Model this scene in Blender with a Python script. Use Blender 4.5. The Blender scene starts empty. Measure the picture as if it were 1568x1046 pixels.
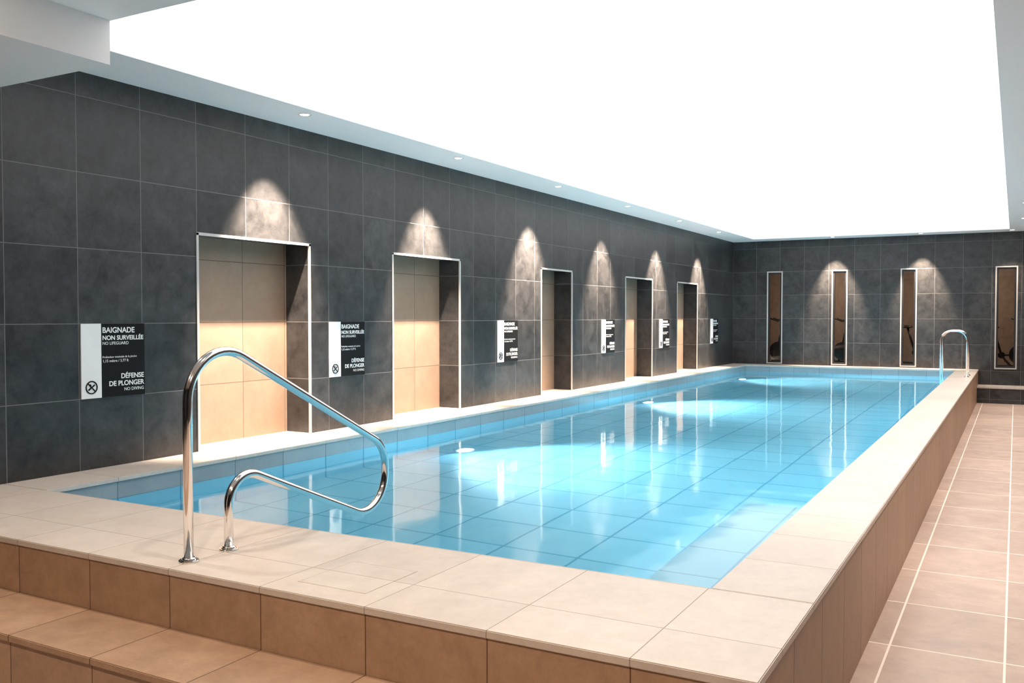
import bpy, bmesh, math
from mathutils import Vector, Matrix
S=bpy.context.scene
try:
    S.view_settings.view_transform='Standard'; S.view_settings.look='None'
except Exception as e: print(e)
C=bpy.data.collections.new('pool_hall'); S.collection.children.link(C)

# ---------------------------------------------------------------- materials
def new_mat(name):
    m=bpy.data.materials.new(name); m.use_nodes=True
    nt=m.node_tree; nt.nodes.clear()
    o=nt.nodes.new('ShaderNodeOutputMaterial')
    return m,nt,o
def mth(nt,op,a,b=None,c=None):
    n=nt.nodes.new('ShaderNodeMath'); n.operation=op
    for i,v in enumerate((a,b,c)):
        if v is None: continue
        if isinstance(v,(int,float)): n.inputs[i].default_value=v
        else: nt.links.new(v,n.inputs[i])
    return n.outputs[0]
def mixc(nt,f,a,b,blend='MIX'):
    n=nt.nodes.new('ShaderNodeMix'); n.data_type='RGBA'; n.blend_type=blend
    for i,v in ((0,f),(6,a),(7,b)):
        if isinstance(v,(int,float)): n.inputs[i].default_value=v
        elif isinstance(v,tuple): n.inputs[i].default_value=(*v,1) if len(v)==3 else v
        else: nt.links.new(v,n.inputs[i])
    return n.outputs[2]
T=.61
def tile_mat(name,c1,c2,grout,off=(0,0,0),size=(T,T,T),gw=.006,rough=.45,nscale=2.2,var=.25,bump=.15,spec=.5,contrast=(.3,.7)):
    m,nt,o=new_mat(name); N=nt.nodes; L=nt.links
    g=N.new('ShaderNodeNewGeometry')
    sp=N.new('ShaderNodeSeparateXYZ'); L.new(g.outputs['Position'],sp.inputs[0])
    sn=N.new('ShaderNodeSeparateXYZ'); L.new(g.outputs['True Normal'],sn.inputs[0])
    masks=[];cells=[]
    for i in range(3):
        u=mth(nt,'DIVIDE',mth(nt,'SUBTRACT',sp.outputs[i],off[i]),size[i])
        fl=mth(nt,'FLOOR',u)
        d=mth(nt,'ABSOLUTE',mth(nt,'SUBTRACT',u,mth(nt,'ROUND',u)))
        ln=mth(nt,'LESS_THAN',mth(nt,'MULTIPLY',d,size[i]),gw/2)
        face=mth(nt,'LESS_THAN',mth(nt,'ABSOLUTE',sn.outputs[i]),.5)
        masks.append(mth(nt,'MULTIPLY',ln,face)); cells.append(mth(nt,'MULTIPLY',fl,face))
    mask=mth(nt,'MAXIMUM',mth(nt,'MAXIMUM',masks[0],masks[1]),masks[2])
    cb=N.new('ShaderNodeCombineXYZ')
    for i in range(3): L.new(cells[i],cb.inputs[i])
    wn=N.new('ShaderNodeTexWhiteNoise'); wn.noise_dimensions='3D'; L.new(cb.outputs[0],wn.inputs['Vector'])
    va=N.new('ShaderNodeVectorMath'); va.operation='MULTIPLY_ADD'
    L.new(wn.outputs['Color'],va.inputs[0]); va.inputs[1].default_value=(7,7,7); L.new(g.outputs['Position'],va.inputs[2])
    n1=N.new('ShaderNodeTexNoise'); n1.inputs['Scale'].default_value=nscale; n1.inputs['Detail'].default_value=6; n1.inputs['Roughness'].default_value=.78
    n1.inputs['Distortion'].default_value=.25
    L.new(va.outputs[0],n1.inputs['Vector'])
    mr=N.new('ShaderNodeMapRange'); mr.inputs['From Min'].default_value=contrast[0]; mr.inputs['From Max'].default_value=contrast[1]
    L.new(n1.outputs[0],mr.inputs['Value'])
    col=mixc(nt,mr.outputs[0],c1,c2)
    v=mth(nt,'MULTIPLY_ADD',wn.outputs['Value'],var,1-var/2)
    vc=N.new('ShaderNodeCombineXYZ')
    for i in range(3): L.new(v,vc.inputs[i])
    col=mixc(nt,1.0,col,vc.outputs[0],'MULTIPLY')
    col=mixc(nt,mask,col,grout)
    b=N.new('ShaderNodeBsdfPrincipled'); L.new(col,b.inputs['Base Color'])
    b.inputs['Specular IOR Level'].default_value=spec
    r=mth(nt,'MULTIPLY_ADD',n1.outputs[0],.2,rough-.1); r=mth(nt,'MAXIMUM',r,mth(nt,'MULTIPLY',mask,.8)); L.new(r,b.inputs['Roughness'])
    if bump:
        bp=N.new('ShaderNodeBump'); bp.inputs['Strength'].default_value=bump; bp.inputs['Distance'].default_value=.003
        L.new(mth(nt,'SUBTRACT',mth(nt,'MULTIPLY',n1.outputs[0],.4),mask),bp.inputs['Height']); L.new(bp.outputs[0],b.inputs['Normal'])
    L.new(b.outputs[0],o.inputs[0]); return m
def pmat(name,col,rough=.5,metal=0,noise=.04,spec=.5):
    m,nt,o=new_mat(name); b=nt.nodes.new('ShaderNodeBsdfPrincipled')
    b.inputs['Roughness'].default_value=rough; b.inputs['Metallic'].default_value=metal; b.inputs['Specular IOR Level'].default_value=spec
    tc=nt.nodes.new('ShaderNodeTexCoord'); n=nt.nodes.new('ShaderNodeTexNoise'); n.inputs['Scale'].default_value=9; n.inputs['Detail'].default_value=2
    nt.links.new(tc.outputs['Object'],n.inputs['Vector'])
    c=mixc(nt,n.outputs[0],tuple(x*(1-noise) for x in col),tuple(min(1,x*(1+noise)) for x in col)); nt.links.new(c,b.inputs['Base Color'])
    nt.links.new(b.outputs[0],o.inputs[0]); return m
def emat(name,col,s):
    m,nt,o=new_mat(name); e=nt.nodes.new('ShaderNodeEmission'); e.inputs[0].default_value=(*col,1); e.inputs[1].default_value=s
    nt.links.new(e.outputs[0],o.inputs[0]); return m

M_dark=tile_mat('dark_slate_tile',(.013,.0132,.014),(.055,.0545,.055),(.17,.168,.165),off=(-6.6,4.717,-.03),gw=.006,rough=.40,var=.5,nscale=4.5,contrast=(.32,.70))
M_niche=tile_mat('tan_niche_tile',(.25,.17,.12),(.33,.235,.17),(.14,.09,.06),off=(-6.6,5.0,-.03),gw=.008,rough=.5,var=.1)
M_cop=tile_mat('coping_stone',(.55,.485,.425),(.67,.60,.535),(.34,.29,.25),off=(-1.22,4.07,0.3),size=(T,T,5),gw=.005,rough=.38,var=.08,nscale=6)
M_riser=tile_mat('brown_riser_tile',(.33,.205,.13),(.48,.315,.205),(.12,.07,.04),off=(-1.22,3.1,-.75),size=(T,T,5),gw=.006,rough=.45,var=.15,nscale=6)
M_floor=tile_mat('brown_floor_tile',(.39,.29,.235),(.55,.43,.36),(.82,.73,.65),off=(-.64,3.1,-.73),size=(T,.92,T),gw=.013,rough=.4,var=.12,nscale=4)
M_pool=tile_mat('pool_basin_tile',(.22,.60,.745),(.28,.66,.79),(.08,.36,.52),off=(-.9,4.07,-.2),gw=.018,rough=.5,var=.08,bump=0)
M_band=tile_mat('waterline_tile',(.27,.31,.33),(.33,.38,.40),(.14,.19,.22),off=(-6.1,4.07,-.2),size=(T,T,5),gw=.008,rough=.35,var=.15,bump=0)
M_white=pmat('white_plaster',(.93,.91,.90),.8,noise=.01)
M_trim=pmat('light_metal_trim',(.58,.55,.52),.4,.1)
M_steel=pmat('polished_steel',(.86,.83,.80),.1,1,noise=.01)
M_black=pmat('black_frame',(.015,.015,.016),.4)
M_signb=pmat('sign_black',(.006,.006,.007),.6,spec=.15)
M_signw=pmat('sign_white',(.92,.91,.89),.5)
M_warm=pmat('gym_warm_wall',(.27,.19,.14),.6,noise=.3)
M_panel=emat('luminous_stretch_ceiling',(1,.98,.965),1.95)
M_lens=emat('warm_lens',(1,.78,.6),15)
M_uw=emat('underwater_lens',(.55,.8,1),160)
m,nt,o=new_mat('pool_water'); N=nt.nodes; L=nt.links
g=N.new('ShaderNodeNewGeometry')
nz=N.new('ShaderNodeTexNoise'); nz.inputs['Scale'].default_value=2.0; nz.inputs['Detail'].default_value=1; L.new(g.outputs['Position'],nz.inputs['Vector'])
bp=N.new('ShaderNodeBump'); bp.inputs['Strength'].default_value=.25; bp.inputs['Distance'].default_value=.012; L.new(nz.outputs[0],bp.inputs['Height'])
gl=N.new('ShaderNodeBsdfGlass'); gl.inputs['IOR'].default_value=1.33; gl.inputs['Roughness'].default_value=.06; gl.inputs['Color'].default_value=(.92,.985,1,1); L.new(bp.outputs[0],gl.inputs['Normal'])
L.new(gl.outputs[0],o.inputs[0]); M_water=m
m,nt,o=new_mat('window_glass'); N=nt.nodes; L=nt.links
fr=N.new('ShaderNodeLayerWeight'); fr.inputs[0].default_value=.25
tr=N.new('ShaderNodeBsdfTransparent'); tr.inputs[0].default_value=(.8,.8,.8,1); gl=N.new('ShaderNodeBsdfGlossy'); gl.inputs['Roughness'].default_value=.03
mx=N.new('ShaderNodeMixShader'); L.new(fr.outputs['Fresnel'],mx.inputs[0]); L.new(tr.outputs[0],mx.inputs[1]); L.new(gl.outputs[0],mx.inputs[2]); L.new(mx.outputs[0],o.inputs[0])
M_glass=m

# ---------------------------------------------------------------- geometry helpers
def add_obj(name,me,parent=None,loc=None):
    ob=bpy.data.objects.new(name,me); C.objects.link(ob)
    if parent: ob.parent=parent
    if loc: ob.location=loc
    return ob
def empty(name,loc=(0,0,0)):
    e=bpy.data.objects.new(name,None); e.empty_display_size=.2; C.objects.link(e); e.location=loc; return e
def boxmesh(name,bx,mats,bevel=0):
    bm=bmesh.new()
    for b in bx:
        x0,x1,y0,y1,z0,z1=b[:6]; mi=b[6] if len(b)>6 else 0
        r=bmesh.ops.create_cube(bm,size=1,matrix=Matrix.Translation(((x0+x1)/2,(y0+y1)/2,(z0+z1)/2))@Matrix.Diagonal((x1-x0,y1-y0,z1-z0,1)))
        fs=set(f for v in r['verts'] for f in v.link_faces)
        for f in fs: f.material_index=mi
        if bevel:
            es=list(set(e for v in r['verts'] for e in v.link_edges))
            bmesh.ops.bevel(bm,geom=es,offset=bevel,segments=2,affect='EDGES')
    me=bpy.data.meshes.new(name); bm.to_mesh(me); bm.free()
    for mm in mats: me.materials.append(mm)
    return me
def boxes(name,bx,mats,parent=None,bevel=0): return add_obj(name,boxmesh(name,bx,mats,bevel),parent)
def cyl(bm,c,r,h,axis='Z',seg=32,r2=None,mi=0):
    rot={'Z':Matrix(),'X':Matrix.Rotation(math.pi/2,4,'Y'),'Y':Matrix.Rotation(-math.pi/2,4,'X')}[axis]
    rr=bmesh.ops.create_cone(bm,cap_ends=True,segments=seg,radius1=r,radius2=r if r2 is None else r2,depth=h,matrix=Matrix.Translation(c)@rot)
    for f in set(f for v in rr['verts'] for f in v.link_faces): f.material_index=mi; f.smooth=len(f.verts)==4
def fillet(pts):
    out=[Vector(pts[0][0])]
    for i in range(1,len(pts)-1):
        p=Vector(pts[i][0]); r=pts[i][1]
        a=(Vector(pts[i-1][0])-p).normalized(); b=(Vector(pts[i+1][0])-p).normalized()
        ang=a.angle(b); tl=r/math.tan(ang/2); ctr=p+(a+b).normalized()*(r/math.sin(ang/2))
        s=p+a*tl-ctr; e=p+b*tl-ctr; n=14; tot=s.angle(e)
        for k in range(n+1):
            t=k/n; out.append(ctr+(s*math.sin((1-t)*tot)+e*math.sin(t*tot))/math.sin(tot))
    out.append(Vector(pts[-1][0])); return out
def tube(bm,pts,r,seg=16,mi=0):
    pts=[Vector(p) for p in pts]; rings=[]
    d=(pts[1]-pts[0]).normalized(); up=Vector((1,0,0)) if abs(d.x)<.8 else Vector((0,1,0)); nrm=(up-d*up.dot(d)).normalized()
    for i,p in enumerate(pts):
        if i==0: t=(pts[1]-p)
        elif i==len(pts)-1: t=(p-pts[i-1])
        else: t=(pts[i+1]-pts[i]).normalized()+(pts[i]-pts[i-1]).normalized()
        t.normalize(); nrm=(nrm-t*nrm.dot(t)).normalized(); b=t.cross(nrm)
        rings.append([bm.verts.new(p+(nrm*math.cos(2*math.pi*k/seg)+b*math.sin(2*math.pi*k/seg))*r) for k in range(seg)])
    for i in range(len(rings)-1):
        for k in range(seg):
            f=bm.faces.new((rings[i][k],rings[i][(k+1)%seg],rings[i+1][(k+1)%seg],rings[i+1][k])); f.smooth=True; f.material_index=mi
    for rg in (rings[0],rings[-1]):
        f=bm.faces.new(rg); f.material_index=mi
def bm_obj(name,bm,mats,parent=None,loc=None):
    bmesh.ops.recalc_face_normals(bm,faces=bm.faces)
    me=bpy.data.meshes.new(name); bm.to_mesh(me); bm.free()
    for mm in mats: me.materials.append(mm)
    return add_obj(name,me,parent,loc)

# ---------------------------------------------------------------- key dimensions
XL=-6.6; D=24.1; ZC=3.215; ZF=-.73; PX0,PX1=-6.1,-1.2; PY0,PY1=4.07,23.5; OX=-.76; OY=3.1; XR=1.6; YB=-2.5; ZT=3.7
doors=[(5.93,7.47),(8.93,10.47),(12.87,14.03),(16.43,17.93),(19.5,20.98)]
HD=2.02
bx=[]; y=YB
for a,b in doors:
    bx.append((XL-.34,XL,y,a,ZF,ZT)); bx.append((XL-.34,XL,a,b,HD,ZT)); y=b
bx.append((XL-.34,XL,y,D+.2,ZF,ZT))
bx.append((XL-.45,XL-.34,YB,D+.2,ZF,ZT,1))
boxes('wall_left',bx,[M_dark,M_niche])
for i,(a,b) in enumerate(doors):
    w=.022
    boxes('trim_%d'%(i+1),[(XL-.01,XL+.008,a-.004,a+w,0,HD),(XL-.01,XL+.008,b-w,b+.004,0,HD),(XL-.01,XL+.008,a-.004,b+.004,HD-w,HD+.004)],[M_trim])
wins=[(-5.71,-5.31,2.42),(-4.09,-3.71,2.42),(-2.48,-2.11,2.42),(-.43,.03,2.42)]
bx=[]; x=XL
for a,b,h in wins:
    bx.append((x,a,D,D+.2,ZF,ZT)); bx.append((a,b,D,D+.2,h,ZT)); bx.append((a,b,D,D+.2,ZF,0.02)); x=b
bx.append((x,XR+.2,D,D+.2,ZF,ZT))
boxes('wall_back',bx,[M_dark])
for i,(a,b,h) in enumerate(wins):
    z0=.02; e=empty('window_%d'%(i+1))
    def fr(nm,w,y0,y1,mat,ins=0):
        A,B,Z0,Z1=a+ins,b-ins,z0+ins,h-ins
        boxes(nm,[(A,A+w,y0,y1,Z0,Z1),(B-w,B,y0,y1,Z0,Z1),(A+w,B-w,y0,y1,Z1-w,Z1),(A+w,B-w,y0,y1,Z0,Z0+w)],[mat],e)
    fr('outer_frame',.028,D-.012,D+.10,M_trim); fr('inner_frame',.04,D+.02,D+.09,M_black,.028)
    boxes('glass',[(a+.05,b-.05,D+.05,D+.056,z0+.05,h-.05)],[M_glass],e)
boxes('wall_right',[(XR,XR+.2,YB,D,ZF,ZT)],[M_dark])
boxes('wall_front',[(XL,XR+.2,YB-.2,YB,ZF,ZT)],[M_dark])
boxes('wall_ledge',[(OX,XR,23.35,D,-.39,-.355,1),(OX,XR,23.37,D,ZF,-.39,0)],[M_dark,M_cop])
boxes('floor',[(OX,XR,OY,D,ZF-.1,ZF),(XL,XR,YB,OY,ZF-.1,ZF)],[M_floor])
RX0,RX1,RY0,RY1=-5.9,-.15,4.05,23.4; ST=.06; cv=.16; ZP=3.56
boxes('ceiling',[(XL,XR,YB,RY0,ZC,ZC+ST),(XL,RX0,RY0,RY1,ZC,ZC+ST),(RX1,XR,RY0,RY1,ZC,ZC+ST),(XL,XR,RY1,D,ZC,ZC+ST),
  (RX0-cv-.05,RX0-cv,RY0-cv,RY1+cv,ZC+ST,ZP+.05),(RX1+cv,RX1+cv+.05,RY0-cv,RY1+cv,ZC+ST,ZP+.05),
  (RX0-cv,RX1+cv,RY0-cv-.05,RY0-cv,ZC+ST,ZP+.05),(RX0-cv,RX1+cv,RY1+cv,RY1+cv+.05,ZC+ST,ZP+.05)],[M_white])
boxes('luminous_ceiling_panel',[(RX0-cv,RX1+cv,RY0-cv,RY1+cv,ZP,ZP+.05)],[M_panel])
boxes('ceiling_beam',[(XL,-5.29,YB,4.04,2.92,ZC)],[M_white])

# ---------------------------------------------------------------- pool
P=empty('swimming_pool')
ZB=-1.31; ZW=-.16; t=.035
boxes('basin',[(PX0-.1,PX1+.1,PY0-.1,PY1+.1,ZB-.1,ZB),
 (PX0-.1,PX0,PY0-.1,PY1+.1,ZB,-.2),(PX1,PX1+.1,PY0-.1,PY1+.1,ZB,-.2),(PX0,PX1,PY0-.1,PY0,ZB,-.2),(PX0,PX1,PY1,PY1+.1,ZB,-.2),
 (-1.9,PX1,PY0,7.4,ZB,-.66)],[M_pool],P)
boxes('waterline_band',[(PX0-.1,PX0,PY0-.1,PY1+.1,-.2,-t),(PX1,PX1+.1,PY0-.1,PY1+.1,-.2,-t),(PX0,PX1,PY0-.1,PY0,-.2,-t),(PX0,PX1,PY1,PY1+.1,-.2,-t)],[M_band],P)
cop=[(XL,OX+.008,OY-.008,PY0+.012,-t,0),(XL,PX0+.012,PY0+.012,PY1-.012,-t,0),(PX1-.012,OX+.008,PY0+.012,PY1-.012,-t,0),(XL,OX+.008,PY1-.012,D,-t,0)]
boxes('coping',cop,[M_cop],P,.004)
boxes('alcove_floor',[(XL-.34,XL,a,b,-t,0) for a,b in doors],[M_cop],P)
boxes('outer_casing',[(PX1+.1,OX,OY,D,ZF,-t),(XL,PX1+.1,OY,PY0-.1,ZF,-t),(XL,PX0-.1,PY0-.1,D,ZF,-t),(PX0-.1,PX1+.1,PY1+.1,D,ZF,-t)],[M_riser],P)
me=bpy.data.meshes.new('water'); me.from_pydata([(PX0,PY0,ZW),(PX1,PY0,ZW),(PX1,PY1,ZW),(PX0,PY1,ZW)],[],[(0,1,2,3)]); me.materials.append(M_water)
add_obj('water',me,P)
E=empty('entrance_step')
boxes('tread',[(XL,OX+.0,2.65,OY,-.335,-.30)],[M_riser],E,.004)
boxes('riser',[(XL,OX,2.662,OY,ZF,-.335)],[M_riser],E)
boxes('access_hatch',[(-2.95,-2.55,3.24,3.25,0,.002),(-2.95,-2.55,3.64,3.65,0,.002),(-2.95,-2.94,3.25,3.64,0,.002),(-2.56,-2.55,3.25,3.64,0,.002),(-2.94,-2.56,3.25,3.64,0,.0012)],[M_cop])
for Y in (9.1,15.2,21.5):
    bm=bmesh.new(); cyl(bm,(0,0,.03),.09,.06,'Z'); cyl(bm,(0,0,.14),.125,.08,'X'); cyl(bm,(.043,0,.14),.10,.012,'X',mi=1)
    ob=bm_obj('underwater_lamp',bm,[M_steel,M_uw],None,(-5.69,Y,ZB))
    ob.rotation_euler=(0,0,math.radians(-30))
    ld=bpy.data.lights.new('beam','SPOT'); ld.energy=1500; ld.color=(.88,.96,1); ld.spot_size=math.radians(125); ld.spot_blend=.8; ld.shadow_soft_size=.08
    lo=add_obj('beam',ld,ob,(.14,0,.42)); lo.rotation_euler=Vector((1,.55,-.5)).to_track_quat('-Z','Y').to_euler()

# ---------------------------------------------------------------- handrail
def flange(bm,c):
    cyl(bm,(c[0],c[1],c[2]+.006),.05,.012); cyl(bm,(c[0],c[1],c[2]+.018),.04,.014,r2=.029)
bm=bmesh.new(); X=-3.67
pl=[((X,3.23,0),0),((X,3.23,1.225),.255),((X,4.88,.39),.225),((X,4.88,-.125),.225),((X,3.50,.465),.15),((X,3.50,0),0)]
tube(bm,fillet(pl),.0245,20); flange(bm,(X,3.23,0)); flange(bm,(X,3.50,0))
bm_obj('pool_handrail',bm,[M_steel])
bm=bmesh.new()
for Y in (20.9,21.45):
    pl=[((-.87,Y,0),0),((-.87,Y,.95),.2),((-1.36,Y,.95),.2),((-1.36,Y,-.9),0)]
    tube(bm,fillet(pl),.022,14); flange(bm,(-.87,Y,0))
    tube(bm,[(-1.36,Y,-.8),(-1.2,Y,-.8)],.015,10)
for z in (-.3,-.55,-.8):
    cyl(bm,(-1.36,21.175,z),.03,.55,'Y',12)
bm_obj('pool_ladder',bm,[M_steel])

# ---------------------------------------------------------------- signs
def text(body,size,y,z,align='LEFT',mat=M_signw,x=.0125):
    cu=bpy.data.curves.new('lettering','FONT'); cu.body=body; cu.size=size; cu.extrude=.0006; cu.align_x=align; cu.materials.append(mat); cu.offset=.0012 if size>.04 else 0
    return cu,(x,y,z)
W=.61
sign_me=boxmesh('sign_board',[(0,.012,.185,W,-W,0,0),(0,.012,0,.185,-W,0,1)],[M_signb,M_signw],.0)
texts=[text('BAIGNADE',.064,.195,-.075),text('NON SURVEILLÉE',.052,.195,-.135),text('NO LIFEGUARD',.036,.195,-.175),
 text('Profondeur maximale de la piscine',.024,.195,-.285),text('1,15 mètre / 3,77 ft',.032,.195,-.32),
 text('DÉFENSE',.058,.6,-.46,'RIGHT'),text('DE PLONGER',.058,.6,-.52,'RIGHT'),text('NO DIVING',.038,.6,-.565,'RIGHT')]
for Y in (4.73,7.77,11.47,15.27,18.35,22.05):
    e=empty('warning_sign',(XL,Y,1.19)); add_obj('board',sign_me,e)
    for cu,loc in texts:
        o_=add_obj('lettering',cu,e,loc); o_.rotation_euler=(math.pi/2,0,math.pi/2)
    bm=bmesh.new()
    c=Vector((.014,.09,-.52)); ring=[c+Vector((0,math.cos(a)*.05,math.sin(a)*.05)) for a in [2*math.pi*k/28 for k in range(29)]]
    tube(bm,ring,.005,6); tube(bm,[c+Vector((0,-.035,.035)),c+Vector((0,.035,-.035))],.005,6)
    tube(bm,[c+Vector((0,-.03,-.022)),c+Vector((0,0,.0)),c+Vector((0,.028,.02))],.006,6)
    cyl(bm,(c.x,c.y-.012,c.z+.018),.009,.004,'X',12)
    bm_obj('no_diving_icon',bm,[M_signb],e)

# ---------------------------------------------------------------- downlights
bm=bmesh.new()
bmesh.ops.create_cone(bm,cap_ends=False,segments=32,radius1=.062,radius2=.045,depth=.006,matrix=Matrix.Translation((0,0,-.003)))
cyl(bm,(0,0,-.0015),.045,.003,mi=1)
for f in bm.faces: f.smooth=False
dl=bpy.data.meshes.new('downlight'); bm.to_mesh(dl); bm.free(); dl.materials.append(M_trim); dl.materials.append(M_lens)
def down(x,y,z=ZC,energy=900,size=76,blend=.6,col=(1,.78,.60),aim=(0,0,-1)):
    ob=add_obj('recessed_downlight',dl,None,(x,y,z))
    ld=bpy.data.lights.new('lamp','SPOT'); ld.energy=energy; ld.color=col; ld.spot_size=math.radians(size); ld.spot_blend=blend; ld.shadow_soft_size=.03
    lo=add_obj('lamp',ld,ob,(0,0,-.012)); lo.rotation_euler=Vector(aim).to_track_quat('-Z','Y').to_euler()
for k,Y in enumerate((6.83,9.62,12.45,15.27,18.12,20.97)):
    down(-6.09,Y,energy=2900,size=58,blend=.75,col=(1,.79,.62),aim=(-.25,0,-1))
    down(.12,Y,energy=480,size=90,blend=.8,col=(1,.84,.73))
down(-4.0,23.62,energy=1700,size=52,blend=.7,aim=(0,.30,-1)); down(-2.0,23.62,energy=1700,size=52,blend=.7,aim=(0,.30,-1)); down(-.1,23.62,energy=250)
for x in (-5.0,-2.6,-.2):  # out-of-view downlights, added to light the near deck
    down(x,3.2,energy=110,size=100,blend=.8,col=(1,.88,.78))
for x in (-4.4,-1.8,.3):  # added behind the view, tilted forward to brighten the front risers
    down(x,.9,energy=260,size=110,blend=.8,aim=(0,.45,-1))

# ---------------------------------------------------------------- gym behind the windows
boxes('wall_gym_back',[(XL,XR+.2,26.8,26.9,0,3)],[M_warm])
boxes('floor_gym',[(XL,XR+.2,D+.2,26.8,-.1,0)],[M_warm]); boxes('ceiling_gym',[(XL,XR+.2,D+.2,26.8,3,3.1)],[M_white])
boxes('wall_gym_left',[(XL-.1,XL,D+.2,26.8,0,3)],[M_warm]); boxes('wall_gym_right',[(XR+.2,XR+.3,D+.2,26.8,0,3)],[M_warm])
for x in (-4.6,-1.2):
    ob=boxes('gym_fill_lamp',[(x-.3,x+.3,25.2,25.5,2.96,2.999)],[M_trim])  # unseen fixture with area light, added to brighten the gym
    ld=bpy.data.lights.new('glow','AREA'); ld.energy=65; ld.color=(1,.82,.66); ld.size=.5; add_obj('glow',ld,ob,(x,25.35,2.94))
for x,y in ((-5.95,25.2),(-4.35,25.6),(-2.2,25.9),(-.2,25.2)):
    bm=bmesh.new()
    tube(bm,[(-.45,0,.04),(.5,0,.04)],.03,8); tube(bm,[(-.45,-.25,.03),(-.45,.25,.03)],.03,8); tube(bm,[(.5,-.25,.03),(.5,.25,.03)],.03,8)
    cyl(bm,(.3,0,.32),.24,.06,'Y',32); tube(bm,[(-.1,0,.3),(-.28,0,.95)],.028,8); tube(bm,[(.3,0,.32),(-.1,0,.3),(.1,0,.04)],.035,8)
    tube(bm,[(.2,0,.04),(.42,0,1.1),(.3,0,1.15)],.03,8); tube(bm,[(.1,-.22,1.2),(.32,-.2,1.12),(.32,.2,1.12),(.1,.22,1.2)],.018,8)
    bmesh.ops.create_uvsphere(bm,u_segments=16,v_segments=8,radius=1,matrix=Matrix.Translation((-.3,0,.98))@Matrix.Diagonal((.15,.1,.04,1)))
    cyl(bm,(-.1,.1,.3),.08,.03,'Y',16); tube(bm,[(-.1,.12,.3),(-.02,.12,.15)],.012,6); tube(bm,[(-.02,.08,.15),(-.02,.2,.15)],.02,6)
    bm_obj('exercise_bike',bm,[M_black],None,(x,y,0.001))

# ---------------------------------------------------------------- world + camera
w=bpy.data.worlds.new('world'); S.world=w; w.use_nodes=True; w.node_tree.nodes['Background'].inputs[0].default_value=(.02,.02,.02,1)
cd=bpy.data.cameras.new('camera'); cd.sensor_width=36; cd.lens=36*2090/2352; cd.clip_start=.05
cam=bpy.data.objects.new('camera',cd); C.objects.link(cam); cam.location=(0,0,1.25)
cam.rotation_euler=(math.radians(90-1.58),0,math.radians(28.97)); S.camera=cam
